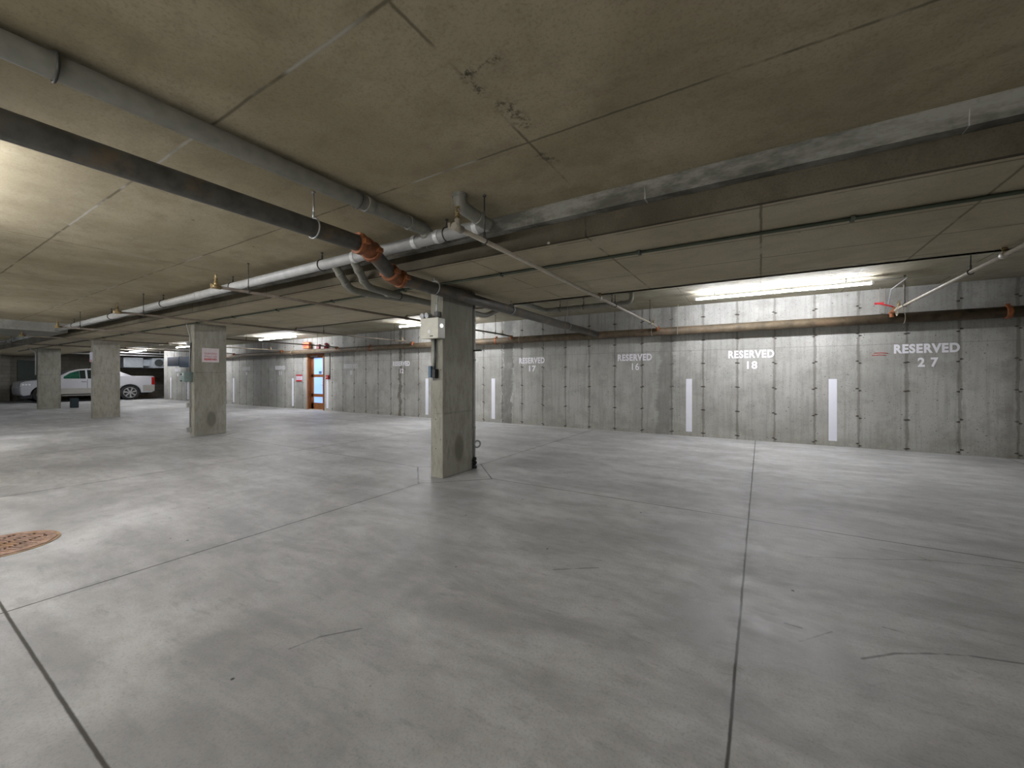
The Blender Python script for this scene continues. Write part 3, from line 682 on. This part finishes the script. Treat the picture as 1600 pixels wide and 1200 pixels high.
# ------------------------------------------------------------------ door surroundings
t = thing('exit_sign', P(-12.02, 7.38, .95), 'small glowing red-orange exit sign hung near the ceiling by the wooden door', 'sign')
MB().box(P(-12.17, 7.36, .90), P(-11.87, 7.44, 1.10)).build('case', 'orange', t, bevel=.004)
MB().box(P(-12.155, 7.352, .915), P(-11.885, 7.361, 1.085)).build('lit_face', 'exit', t)
vs, fs = text_mesh('EXIT', .22 * H, .09 * H, .03)
MB().add([(a - 12.02 * H, 7.352 * H - .002 + .001 * b, 2.0 * H + c) for a, b, c in vs], fs).build('lettering', 'red', t)
MB().cyl(P(-12.02, 7.4, 1.10), P(-12.02, 7.4, HF), .01, 8).build('stem', 'steel', t)
t = thing('alarm_bell', P(-11.15, YW, .90), 'round red fire alarm bell on the wall right of the exit sign', 'bell')
m = MB(); c0 = P(-11.15, YW, .94)
prev = None
for r, y in ((.13, .02), (.135, .05), (.12, .075), (.08, .095), (.03, .105)):
    if prev: m.cyl(c0 - Vector((0, prev[1], 0)), c0 - Vector((0, y, 0)), prev[0], 24, r)
    prev = (r, y)
m.build('gong', 'dred', t)
MB().box(c0 + Vector((-.06, -.02, -.06)), c0 + Vector((.06, 0, .06))).build('back_box', 'red', t)
MB().box(c0 + Vector((-.03, -.115, .0)), c0 + Vector((.03, -.10, .05))).build('badge', 'white', t)
t = thing('horn_strobe', P(-11.55, YW, .90), 'small dark red box on the wall between exit sign and bell', 'alarm')
MB().box(P(-11.62, YW - .06, .86), P(-11.48, YW, 1.02)).build('box', 'dred', t, bevel=.005)
t = thing('alarm_pull_station', P(-11.1, YW, .02), 'small red fire alarm pull station on the wall right of the wooden door', 'alarm')
MB().box(P(-11.17, YW - .04, -.05), P(-11.05, YW, .07)).build('body', 'red', t, bevel=.004)
MB().box(P(-11.15, YW - .055, .005), P(-11.07, YW - .04, .02)).build('handle', 'white', t)
MB().cyl(P(-11.0, YW - .02, -.05), P(-11.0, YW - .02, .9), .012, 8).build('conduit_tube', 'dsteel', t)
t = thing('wall_sign', P(-12.6, YW, -.1), 'white notice with red ends on the wall left of the wooden door', 'sign')
MB().box(P(-12.76, YW - .015, -.12), P(-12.44, YW, .09)).build('board', 'signw', t)
for z in (.05, -.12): MB().box(P(-12.76, YW - .02, z), P(-12.44, YW - .014, z + .045)).build('red_band', 'red', t)
m = MB()
for z in (.02, -.01, -.04): m.box(P(-12.72, YW - .019, z), P(-12.48, YW - .0145, z + .012))
m.build('print', 'pinkp', t)

# ------------------------------------------------------------------ fittings on the nearest column
t = thing('emergency_light', P(-2.766, 3.0, .48), 'beige emergency light box with two small lamps high on the nearest column', 'emergency light')
MB().box(P(-2.885, 2.955, .385), P(-2.65, 3.055, .58)).build('case', 'beige', t, bevel=.006)
MB().box(P(-2.885, 2.952, .382), P(-2.65, 2.965, .583)).build('cover', 'beige', t, bevel=.004)
MB().cyl(P(-2.765, 2.9525, .45), P(-2.765, 2.950, .45), .022, 20).build('round_label', 'white', t)
MB().box(P(-2.755, 2.950, .40), P(-2.715, 2.953, .41)).build('badge', 'black', t)
for x in (-2.86, -2.80):
    c0 = P(x, 2.99, .61); lm = MB().cyl(c0 - Vector((0, 0, .035)), c0, .01, 8).cyl(c0 + Vector((0, .03, .01)), c0 + Vector((-.01, -.04, .0)), .022, 14, .036)
    lo = lm.build('lamp_head', 'steel', t)
MB().cyl(P(-2.651, 3.0, .505), P(-2.644, 3.0, .505), .022, 16).build('side_lamp', 'lens', t)
MB().path([P(-2.73, 3.02, .58), P(-2.735, 3.02, .63), P(-2.69, 3.02, .93)], .009, 8, .03).build('supply_conduit', 'steel', t)
MB().box(P(-2.745, 3.0, .60), P(-2.70, 3.05, .65)).build('conduit_fitting', 'dsteel', t)
t = thing('junction_box', P(-2.8, 3.05, .07), 'blue-grey outlet box low under the beige emergency light', 'electrical box')
MB().box(P(-2.825, 3.0, .0), P(-2.79, 3.055, .115)).build('body', 'blue', t, bevel=.004)
t = thing('timer_box', P(-2.75, 3.05, .04), 'small black box and cord beside the blue-grey outlet box', 'electrical box')
MB().box(P(-2.775, 3.0, -.005), P(-2.735, 3.055, .085)).build('body', 'black', t, bevel=.004)
MB().path([P(-2.765, 3.035, .08), P(-2.757, 3.035, .2), P(-2.76, 3.035, .385)], .008, 8).build('cord', 'black', t)
MB().path([P(-2.785, 3.035, -.03), P(-2.783, 3.035, .2), P(-2.775, 3.035, .385)], .008, 8).build('conduit_tube', 'steel', t)
t = thing('riser_pipe', P(-2.72, 3.60, -1), 'grey vertical pipe behind the right edge of the nearest column', 'pipe')
MB().cyl(P(-2.72, 3.6, -1), P(-2.72, 3.6, HB), .034, 16).build('pipe', 'pvcw', t)
MB().torus(P(-2.66, 3.6, -.73), (1, -.4, 0), .045, .012).build('valve_wheel', 'steel', t)
MB().box(P(-2.7, 3.58, .29), P(-2.60, 3.60, .305)).build('bracket', 'black', t)
for z in (-.55, .2, .6): collar(t, P(-2.72, 3.6, z), (0, 0, 1), .034, .03, 'steel', 'pipe_clamp')
m = MB()
for i in range(7):
    m.torus(P(-2.675 + .006 * math.sin(i * 2.1), 3.56, -.985 + .017 * i), (.25 * math.sin(i * 2), .2 * math.cos(i * 1.7), 1), .030 + .005 * math.sin(i * 3), .009, 18, 6)
tag(m.build('coiled_cable', 'black', loc=P(-2.665, 3.6, -1)), 'coiled black cable at the foot of the nearest column', 'cable')

# column 2 fittings
t = thing('parking_notice', P(-8.25, 3.3, .3), 'pink-white notice reading NUMBERED STALLS ARE RESERVED on a column', 'sign')
def colsign(t, x, y0, y1, z0, z1):
    MB().box(P(x, y0, z0), P(x, y1, z1) + Vector((.006, 0, 0))).build('board', 'sign', t)
colsign(t, -8.25, 3.165, 3.425, .27, .515)
for i, (s, mt) in enumerate((('NUMBERED', 'pinkp'), ('STALLS ARE', 'pinkp'), ('RESERVED', 'red'))):
    vs, fs = text_mesh(s, .19 * H, .034 * H, .03)
    MB().add([(-8.25 * H + .007 + .001 * (1 - b), 3.295 * H + a, (1 + .42 - i * .05) * H + cc) for a, b, cc in vs], fs).build('lettering', mt, t)
t = thing('electrical_box', P(-8.36, 3.0, .0), 'green-grey electrical box on the edge of the parking notice column', 'electrical box')
MB().box(P(-8.47, 2.93, -.07), P(-8.30, 3.055, .1)).build('body', 'ggrey', t, bevel=.006)
for z in (.055, -.055): MB().box(P(-8.45, 2.925, z - .012), P(-8.39, 2.931, z + .012)).build('latch', 'black', t)
MB().box(P(-8.36, 2.922, .03), P(-8.33, 2.931, .08)).build('cover_plate', 'white', t)
t = thing('conduit', P(-8.37, 3.04, -1), 'pale conduit with small boxes running up the parking notice column', 'conduit')
MB().path([P(-8.375, 3.038, -.93), P(-8.375, 3.038, .72), P(-8.41, 3.0, .925)], .011, 8, .05).build('tube', 'pvcw', t)
for z in (.58, -.47, -.9): MB().box(P(-8.40, 2.99, z - .04), P(-8.35, 3.055, z + .04)).build('conduit_box', 'pvcw', t, bevel=.004)
MB().path([P(-8.33, 3.04, .6), P(-8.335, 3.03, .35), P(-8.35, 3.03, .2), P(-8.36, 3.035, .1)], .008, 8, .1).build('cord', 'black', t)
# column 3 sign, column 4 conduit
t = thing('column_sign', P(-13.95, 3.05, .4), 'lilac-white sign on the narrow side of the column before the pickup rear door', 'sign')
MB().box(P(-14.02, 3.04, .38), P(-13.84, 3.055, .62)).build('board', 'signw', t)
MB().box(P(-14.02, 3.036, .38), P(-13.84, 3.041, .44)).build('print', 'pinkp', t)
t = thing('conduit', P(-19.5, 3.04, -1), 'bright vertical conduit on the column before the pickup front wheel', 'conduit')
MB().path([P(-19.72, 2.9, .93), P(-19.53, 3.03, .8), P(-19.53, 3.03, .08)], .022, 8, .1).build('tube', 'pvcw', t)
o = MB().box(P(-19.5, 3.76, -1), P(-19.28, 3.93, -.68)).build('bin', 'teal', loc=P(-19.4, 3.85, -1), bevel=.02)
tag(o, 'small dark teal bin on the floor between pickup and column', 'bin')

# ------------------------------------------------------------------ floor drain grate
gx, gy, gr = -3.85 * H, .455 * H, .245 * H
t = thing('drain_grate', (gx, gy, 0), 'round rusty cast iron drain grate in the floor', 'drain grate')
MB().cyl((gx, gy, 0), (gx, gy, .004), gr, 64).build('stained_rim', 'gring', t)
m = MB(); n = 64
vs = []; fs = []
for r, z in ((gr * .93, .004), (gr * .93, .009), (gr * .76, .009), (gr * .76, .004)):
    for i in range(n): a = 2 * math.pi * i / n; vs.append((gx + r * math.cos(a), gy + r * math.sin(a), z))
for k in range(3):
    for i in range(n): fs.append((k * n + i, k * n + (i + 1) % n, (k + 1) * n + (i + 1) % n, (k + 1) * n + i))
m.add(vs, fs, False); m.build('frame_ring', 'grate', t)
MB().cyl((gx, gy, .004), (gx, gy, .005), gr * .76, 48).build('pit', 'pit', t)
m = MB(); da = math.radians(32); u = Vector((math.cos(da), math.sin(da), 0)); v = Vector((-math.sin(da), math.cos(da), 0)); R = gr * .77
def bar(a, b, w):
    a, b = Vector(a), Vector(b); s = (b - a).normalized().cross(Vector((0, 0, 1))) * w / 2; c0 = Vector((gx, gy, 0))
    m.add([c0 + q + Vector((0, 0, z)) for z in (.005, .009) for q in (a - s, a + s, b + s, b - s)], [(0, 1, 2, 3), (4, 5, 6, 7), (0, 1, 5, 4), (1, 2, 6, 5), (2, 3, 7, 6), (3, 0, 4, 7)])
for i in range(-7, 8):
    k = i * R / 7.5; L = math.sqrt(max(R * R - k * k, 0)); bar(v * k - u * L, v * k + u * L, .019)
for k in (-.5, 0, .5): L = math.sqrt(R * R * (1 - k * k)); bar(u * k * R - v * L, u * k * R + v * L, .022)
m.build('bars', 'grate', t)

# ------------------------------------------------------------------ white pickup
CX = -24.35 * H; CY0 = 3.37 * H; W = 1.98; LEN = 5.0
car = thing('pickup_truck', (CX - W / 2, CY0 + LEN / 2, 0), 'white luxury pickup parked behind the columns by the block wall', 'car')
def cy(s): return CY0 + s
def cyz(pts): return [(cy(a), b) for a, b in pts]
fw, rw, rr = .80, 3.92, .40
def arch(c, r=.50, z=.42, n=12):
    return [(c + r * math.cos(math.pi * (1 + i / n) * -1 + math.pi * 0), 0) for i in range(0)]
prof = [(.10, .34), (.02, .42), (.0, .70), (.03, .78), (.05, .98), (.16, 1.04), (.6, 1.10), (1.05, 1.15), (3.3, 1.16), (3.4, 1.33), (4.90, 1.31), (4.96, 1.27), (4.97, .85), (5.0, .80), (5.0, .48), (4.85, .38)]
def archpts(c, r=.47, z0=.38):
    out = []
    for i in range(13):
        a = math.pi * i / 12; out.append((c + r * math.cos(a), z0 + r * math.sin(a)))
    return out
poly = prof + archpts(rw) + archpts(fw)
poly = [p for p in poly]
body = MB().prism(cyz(poly), 0, CX - W, CX).build('body', 'car', car, bevel=.035, bseg=3)
und = MB().box((CX - W + .12, cy(.3), .30), (CX - .14, cy(4.75), .95)).build('underbody', 'tyre', car)
# cab with tumblehome
cab = [(1.03, 1.14), (1.62, 1.54), (1.95, 1.65), (2.4, 1.69), (3.05, 1.68), (3.4, 1.62), (4.05, 1.30), (4.0, 1.14)]
n = len(cab); vs = []
for x, inset in ((CX - .02, 0), (CX - W + .02, 0)):
    sgn = -1 if x == CX - .02 else 1
    for a, z in cab: vs.append((x + sgn * (.20 * (z - 1.16) / .57), cy(a), z))
MB().add(vs, [tuple(range(n)), tuple(reversed(range(n, 2 * n)))] + [(i, n + i, n + (i + 1) % n, (i + 1) % n) for i in range(n)]).build('cab', 'car', car, bevel=.03, bseg=3)
def pane(name, pts, mat, out=.006):
    vs = []
    for d0 in (0, out):
        for a, z in pts: vs.append((CX - .02 - .20 * (z - 1.16) / .57 + d0 + .001, cy(a), z))
    k = len(pts)
    return MB().add(vs, [tuple(range(k)), tuple(reversed(range(k, 2 * k)))] + [(i, k + i, k + (i + 1) % k, (i + 1) % k) for i in range(k)]).build(name, mat, car)
pane('front_window', [(1.30, 1.17), (1.66, 1.46), (1.98, 1.58), (1.98, 1.17)], 'gglass')['label'] = 'front window with a green reflection in its colour'
pane('side_window', [(1.99, 1.17), (1.99, 1.585), (2.2, 1.61), (2.2, 1.17)], 'cglass')
pane('side_window', [(2.27, 1.17), (2.27, 1.615), (2.9, 1.61), (3.0, 1.17)], 'cglass')
pane('side_window', [(3.07, 1.18), (2.98, 1.60), (3.25, 1.58), (3.45, 1.37), (3.45, 1.36)], 'cglass')
MB().box((CX - .02, cy(1.32), .40), (CX + .012, cy(3.40), .68)).build('lower_cladding', 'carl', car, bevel=.01)
MB().box((CX - .02, cy(4.45), .46), (CX + .012, cy(4.99), .80)).build('rear_bumper', 'carl', car, bevel=.02)
MB().box((CX - .02, cy(.03), .44), (CX + .012, cy(.30), .74)).build('front_bumper', 'car', car, bevel=.03)
MB().box((CX - .10, cy(1.34), .30), (CX + .05, cy(3.38), .34)).build('running_board', 'carl', car, bevel=.01)
m = MB(); m.add([(x, cy(a), z) for x in (CX - .3, CX + .008) for a, z in ((-.012, .78), (.03, .97), (.16, 1.0), (.42, .99), (.36, .80))],
                [(0, 1, 2, 3, 4), (9, 8, 7, 6, 5)] + [(i, 5 + i, 5 + (i + 1) % 5, (i + 1) % 5) for i in range(5)])
hlo = m.build('headlight', 'hlens', car)
for a in (.10, .20, .30): MB().cyl((CX + .0, cy(a), .88), (CX + .014, cy(a), .88), .04, 12).build('lamp_bulb', 'white', hlo)
MB().box((CX - .1, cy(4.84), .82), (CX + .01, cy(4.985), 1.25)).build('tail_light', 'tail', car, bevel=.01)
for a in (2.02, 2.86): MB().box((CX - .01, cy(a), .99), (CX + .03, cy(a + .2), 1.025)).build('door_handle', 'chrome', car, bevel=.008)
for a in (1.28, 2.24, 3.12):
    MB().box((CX - .004, cy(a), .5), (CX + .002, cy(a + .012), 1.13)).build('door_gap', 'tyre', car)
MB().box((CX - .30, cy(2.25), 1.735), (CX - .25, cy(3.2), 1.765)).cyl((CX - .27, cy(2.35), 1.66), (CX - .27, cy(2.35), 1.74), .015, 8).cyl((CX - .27, cy(3.1), 1.66), (CX - .27, cy(3.1), 1.74), .015, 8).build('roof_rail', 'black', car)
mo = MB(); mo.box((CX - .02, cy(1.26), 1.15), (CX + .16, cy(1.38), 1.30)); mo.build('wing_mirror', 'car', car, bevel=.02)
MB().box((CX - .4, cy(.05), .22), (CX - .04, cy(.4), .42)).build('air_dam', 'black', car)
for c0 in (fw, rw):
    for side in (0, 1):
        x0, x1 = (CX - .02, CX - .26) if side == 0 else (CX - W + .02, CX - W + .26)
        wh = MB(); wh.cyl((x1, cy(c0), rr), (x0, cy(c0), rr), rr, 32).torus((x0 + (-.03 if side == 0 else .03), cy(c0), rr), (1, 0, 0), rr - .035, .035, 32, 8)
        wo = wh.build('wheel', 'tyre', car)
        if side: continue
        rm = MB(); rm.torus((CX - .012, cy(c0), rr), (1, 0, 0), .272, .018, 32, 8)
        for k in range(7):
            a = 2 * math.pi * k / 7 + .3; dvv = Vector((0, math.cos(a), math.sin(a))); sv = Vector((0, -math.sin(a), math.cos(a)))
            cc = Vector((CX - .02, cy(c0), rr)); i0, i1 = cc + dvv * .04, cc + dvv * .27
            rm.add([i0 + sv * .028, i0 - sv * .028, i1 - sv * .042, i1 + sv * .042] + [q + Vector((.028, 0, 0)) for q in (i0 + sv * .028, i0 - sv * .028, i1 - sv * .042, i1 + sv * .042)],
                   [(0, 1, 2, 3), (4, 5, 6, 7), (0, 1, 5, 4), (1, 2, 6, 5), (2, 3, 7, 6), (3, 0, 4, 7)])
        rm.cyl((CX - .02, cy(c0), rr), (CX + .02, cy(c0), rr), .06, 16)
        rm.build('alloy_rim', 'chrome', wo)

# ------------------------------------------------------------------ far corner services
t = thing('air_handling_unit', P(-25.6, 7.0, .75), 'pale sheet metal ventilation unit with a round opening above the pickup tail', 'ventilation unit')
MB().box(P(-26.0, 7.46, .46), P(-24.6, 7.92, .93)).build('fan_box', 'duct', t, bevel=.01)
MB().cyl(P(-24.6, 7.69, .70), P(-24.58, 7.69, .70), .20, 28).build('fan_opening', 'hole', t)
MB().torus(P(-24.6, 7.69, .70), (1, 0, 0), .22, .02).build('fan_ring', 'steel', t)
MB().box(P(-26.2, 6.5, .47), P(-24.9, 7.2, .94)).build('duct_run', 'duct', t, bevel=.01)
MB().box(P(-25.8, 7.19, .56), P(-25.0, 7.47, .86)).build('duct_neck', 'duct', t, bevel=.01)
MB().cyl(P(-25.2, 6.6, .94), P(-25.2, 6.6, HF), .01).cyl(P(-24.8, 7.8, .93), P(-24.8, 7.8, HF), .01).build('rod', 'steel', t)
t = thing('pipe_run', P(-24.4, 6, 1.0), 'thin pale pipes under the ceiling above the pickup tail', 'pipe')
MB().cyl(P(-24.45, 4.5, 1.02), P(-24.45, 8.2, 1.02), .03, 10).cyl(P(-24.2, 4.5, 1.12), P(-24.2, 9.0, 1.12), .03, 10).build('tube', 'white', t)
MB().cyl(P(-24.45, 5, 1.02), P(-24.45, 5, HF), .01).cyl(P(-24.2, 7.6, 1.12), P(-24.2, 7.6, HF), .01).build('rod', 'steel', t)
t = thing('duct', P(-21.5, 7.1, .7), 'dark blue ductwork along the top of the wall past the notice column', 'duct')
MB().box(P(-21.5, 7.0, .48), P(-20.35, 7.2, .86)).build('box_section', 'ductd', t, bevel=.01)
MB().box(P(-20.3, 7.0, .42), P(-18.8, 7.2, .84)).build('box_section', 'ductd', t, bevel=.01)
MB().cyl(P(-21.1, 7.1, .85), P(-21.1, 7.1, HF), .01).cyl(P(-19.4, 7.1, .83), P(-19.4, 7.1, HF), .01).build('rod', 'steel', t)
o = MB().box(P(-17.2, 4.9, 1.06), P(-16.4, 5.1, HF)).build('junction_box', 'ggrey', loc=P(-16.8, 5, 1.06), bevel=.01)
tag(o, 'grey box on the ceiling left of the exit sign strip light', 'electrical box')

# ------------------------------------------------------------------ camera, view
cam = bpy.data.cameras.new('camera'); co = bpy.data.objects.new('camera', cam); COL.objects.link(co)
co.location = (0, 0, H); co.rotation_euler = (math.pi / 2, 0, TH)
cam.sensor_width = 36; cam.lens = 36 * FP / 1600; cam.shift_y = -(600 - HZ) / 1600; cam.clip_start = .05; cam.clip_end = 200
S.camera = co
wd = bpy.data.worlds.new('world'); S.world = wd; wd.use_nodes = True
wd.node_tree.nodes['Background'].inputs[0].default_value = (.02, .02, .022, 1)
S.view_settings.view_transform = 'Standard'; S.view_settings.look = 'None'; S.view_settings.gamma = 1; S.view_settings.use_curve_mapping = False
S.view_settings.exposure = 3.45
S.cycles.adaptive_threshold = 0.05; S.cycles.max_bounces = 5; S.cycles.diffuse_bounces = 4; S.cycles.glossy_bounces = 2; S.cycles.transmission_bounces = 2; S.cycles.caustics_reflective = False; S.cycles.caustics_refractive = False
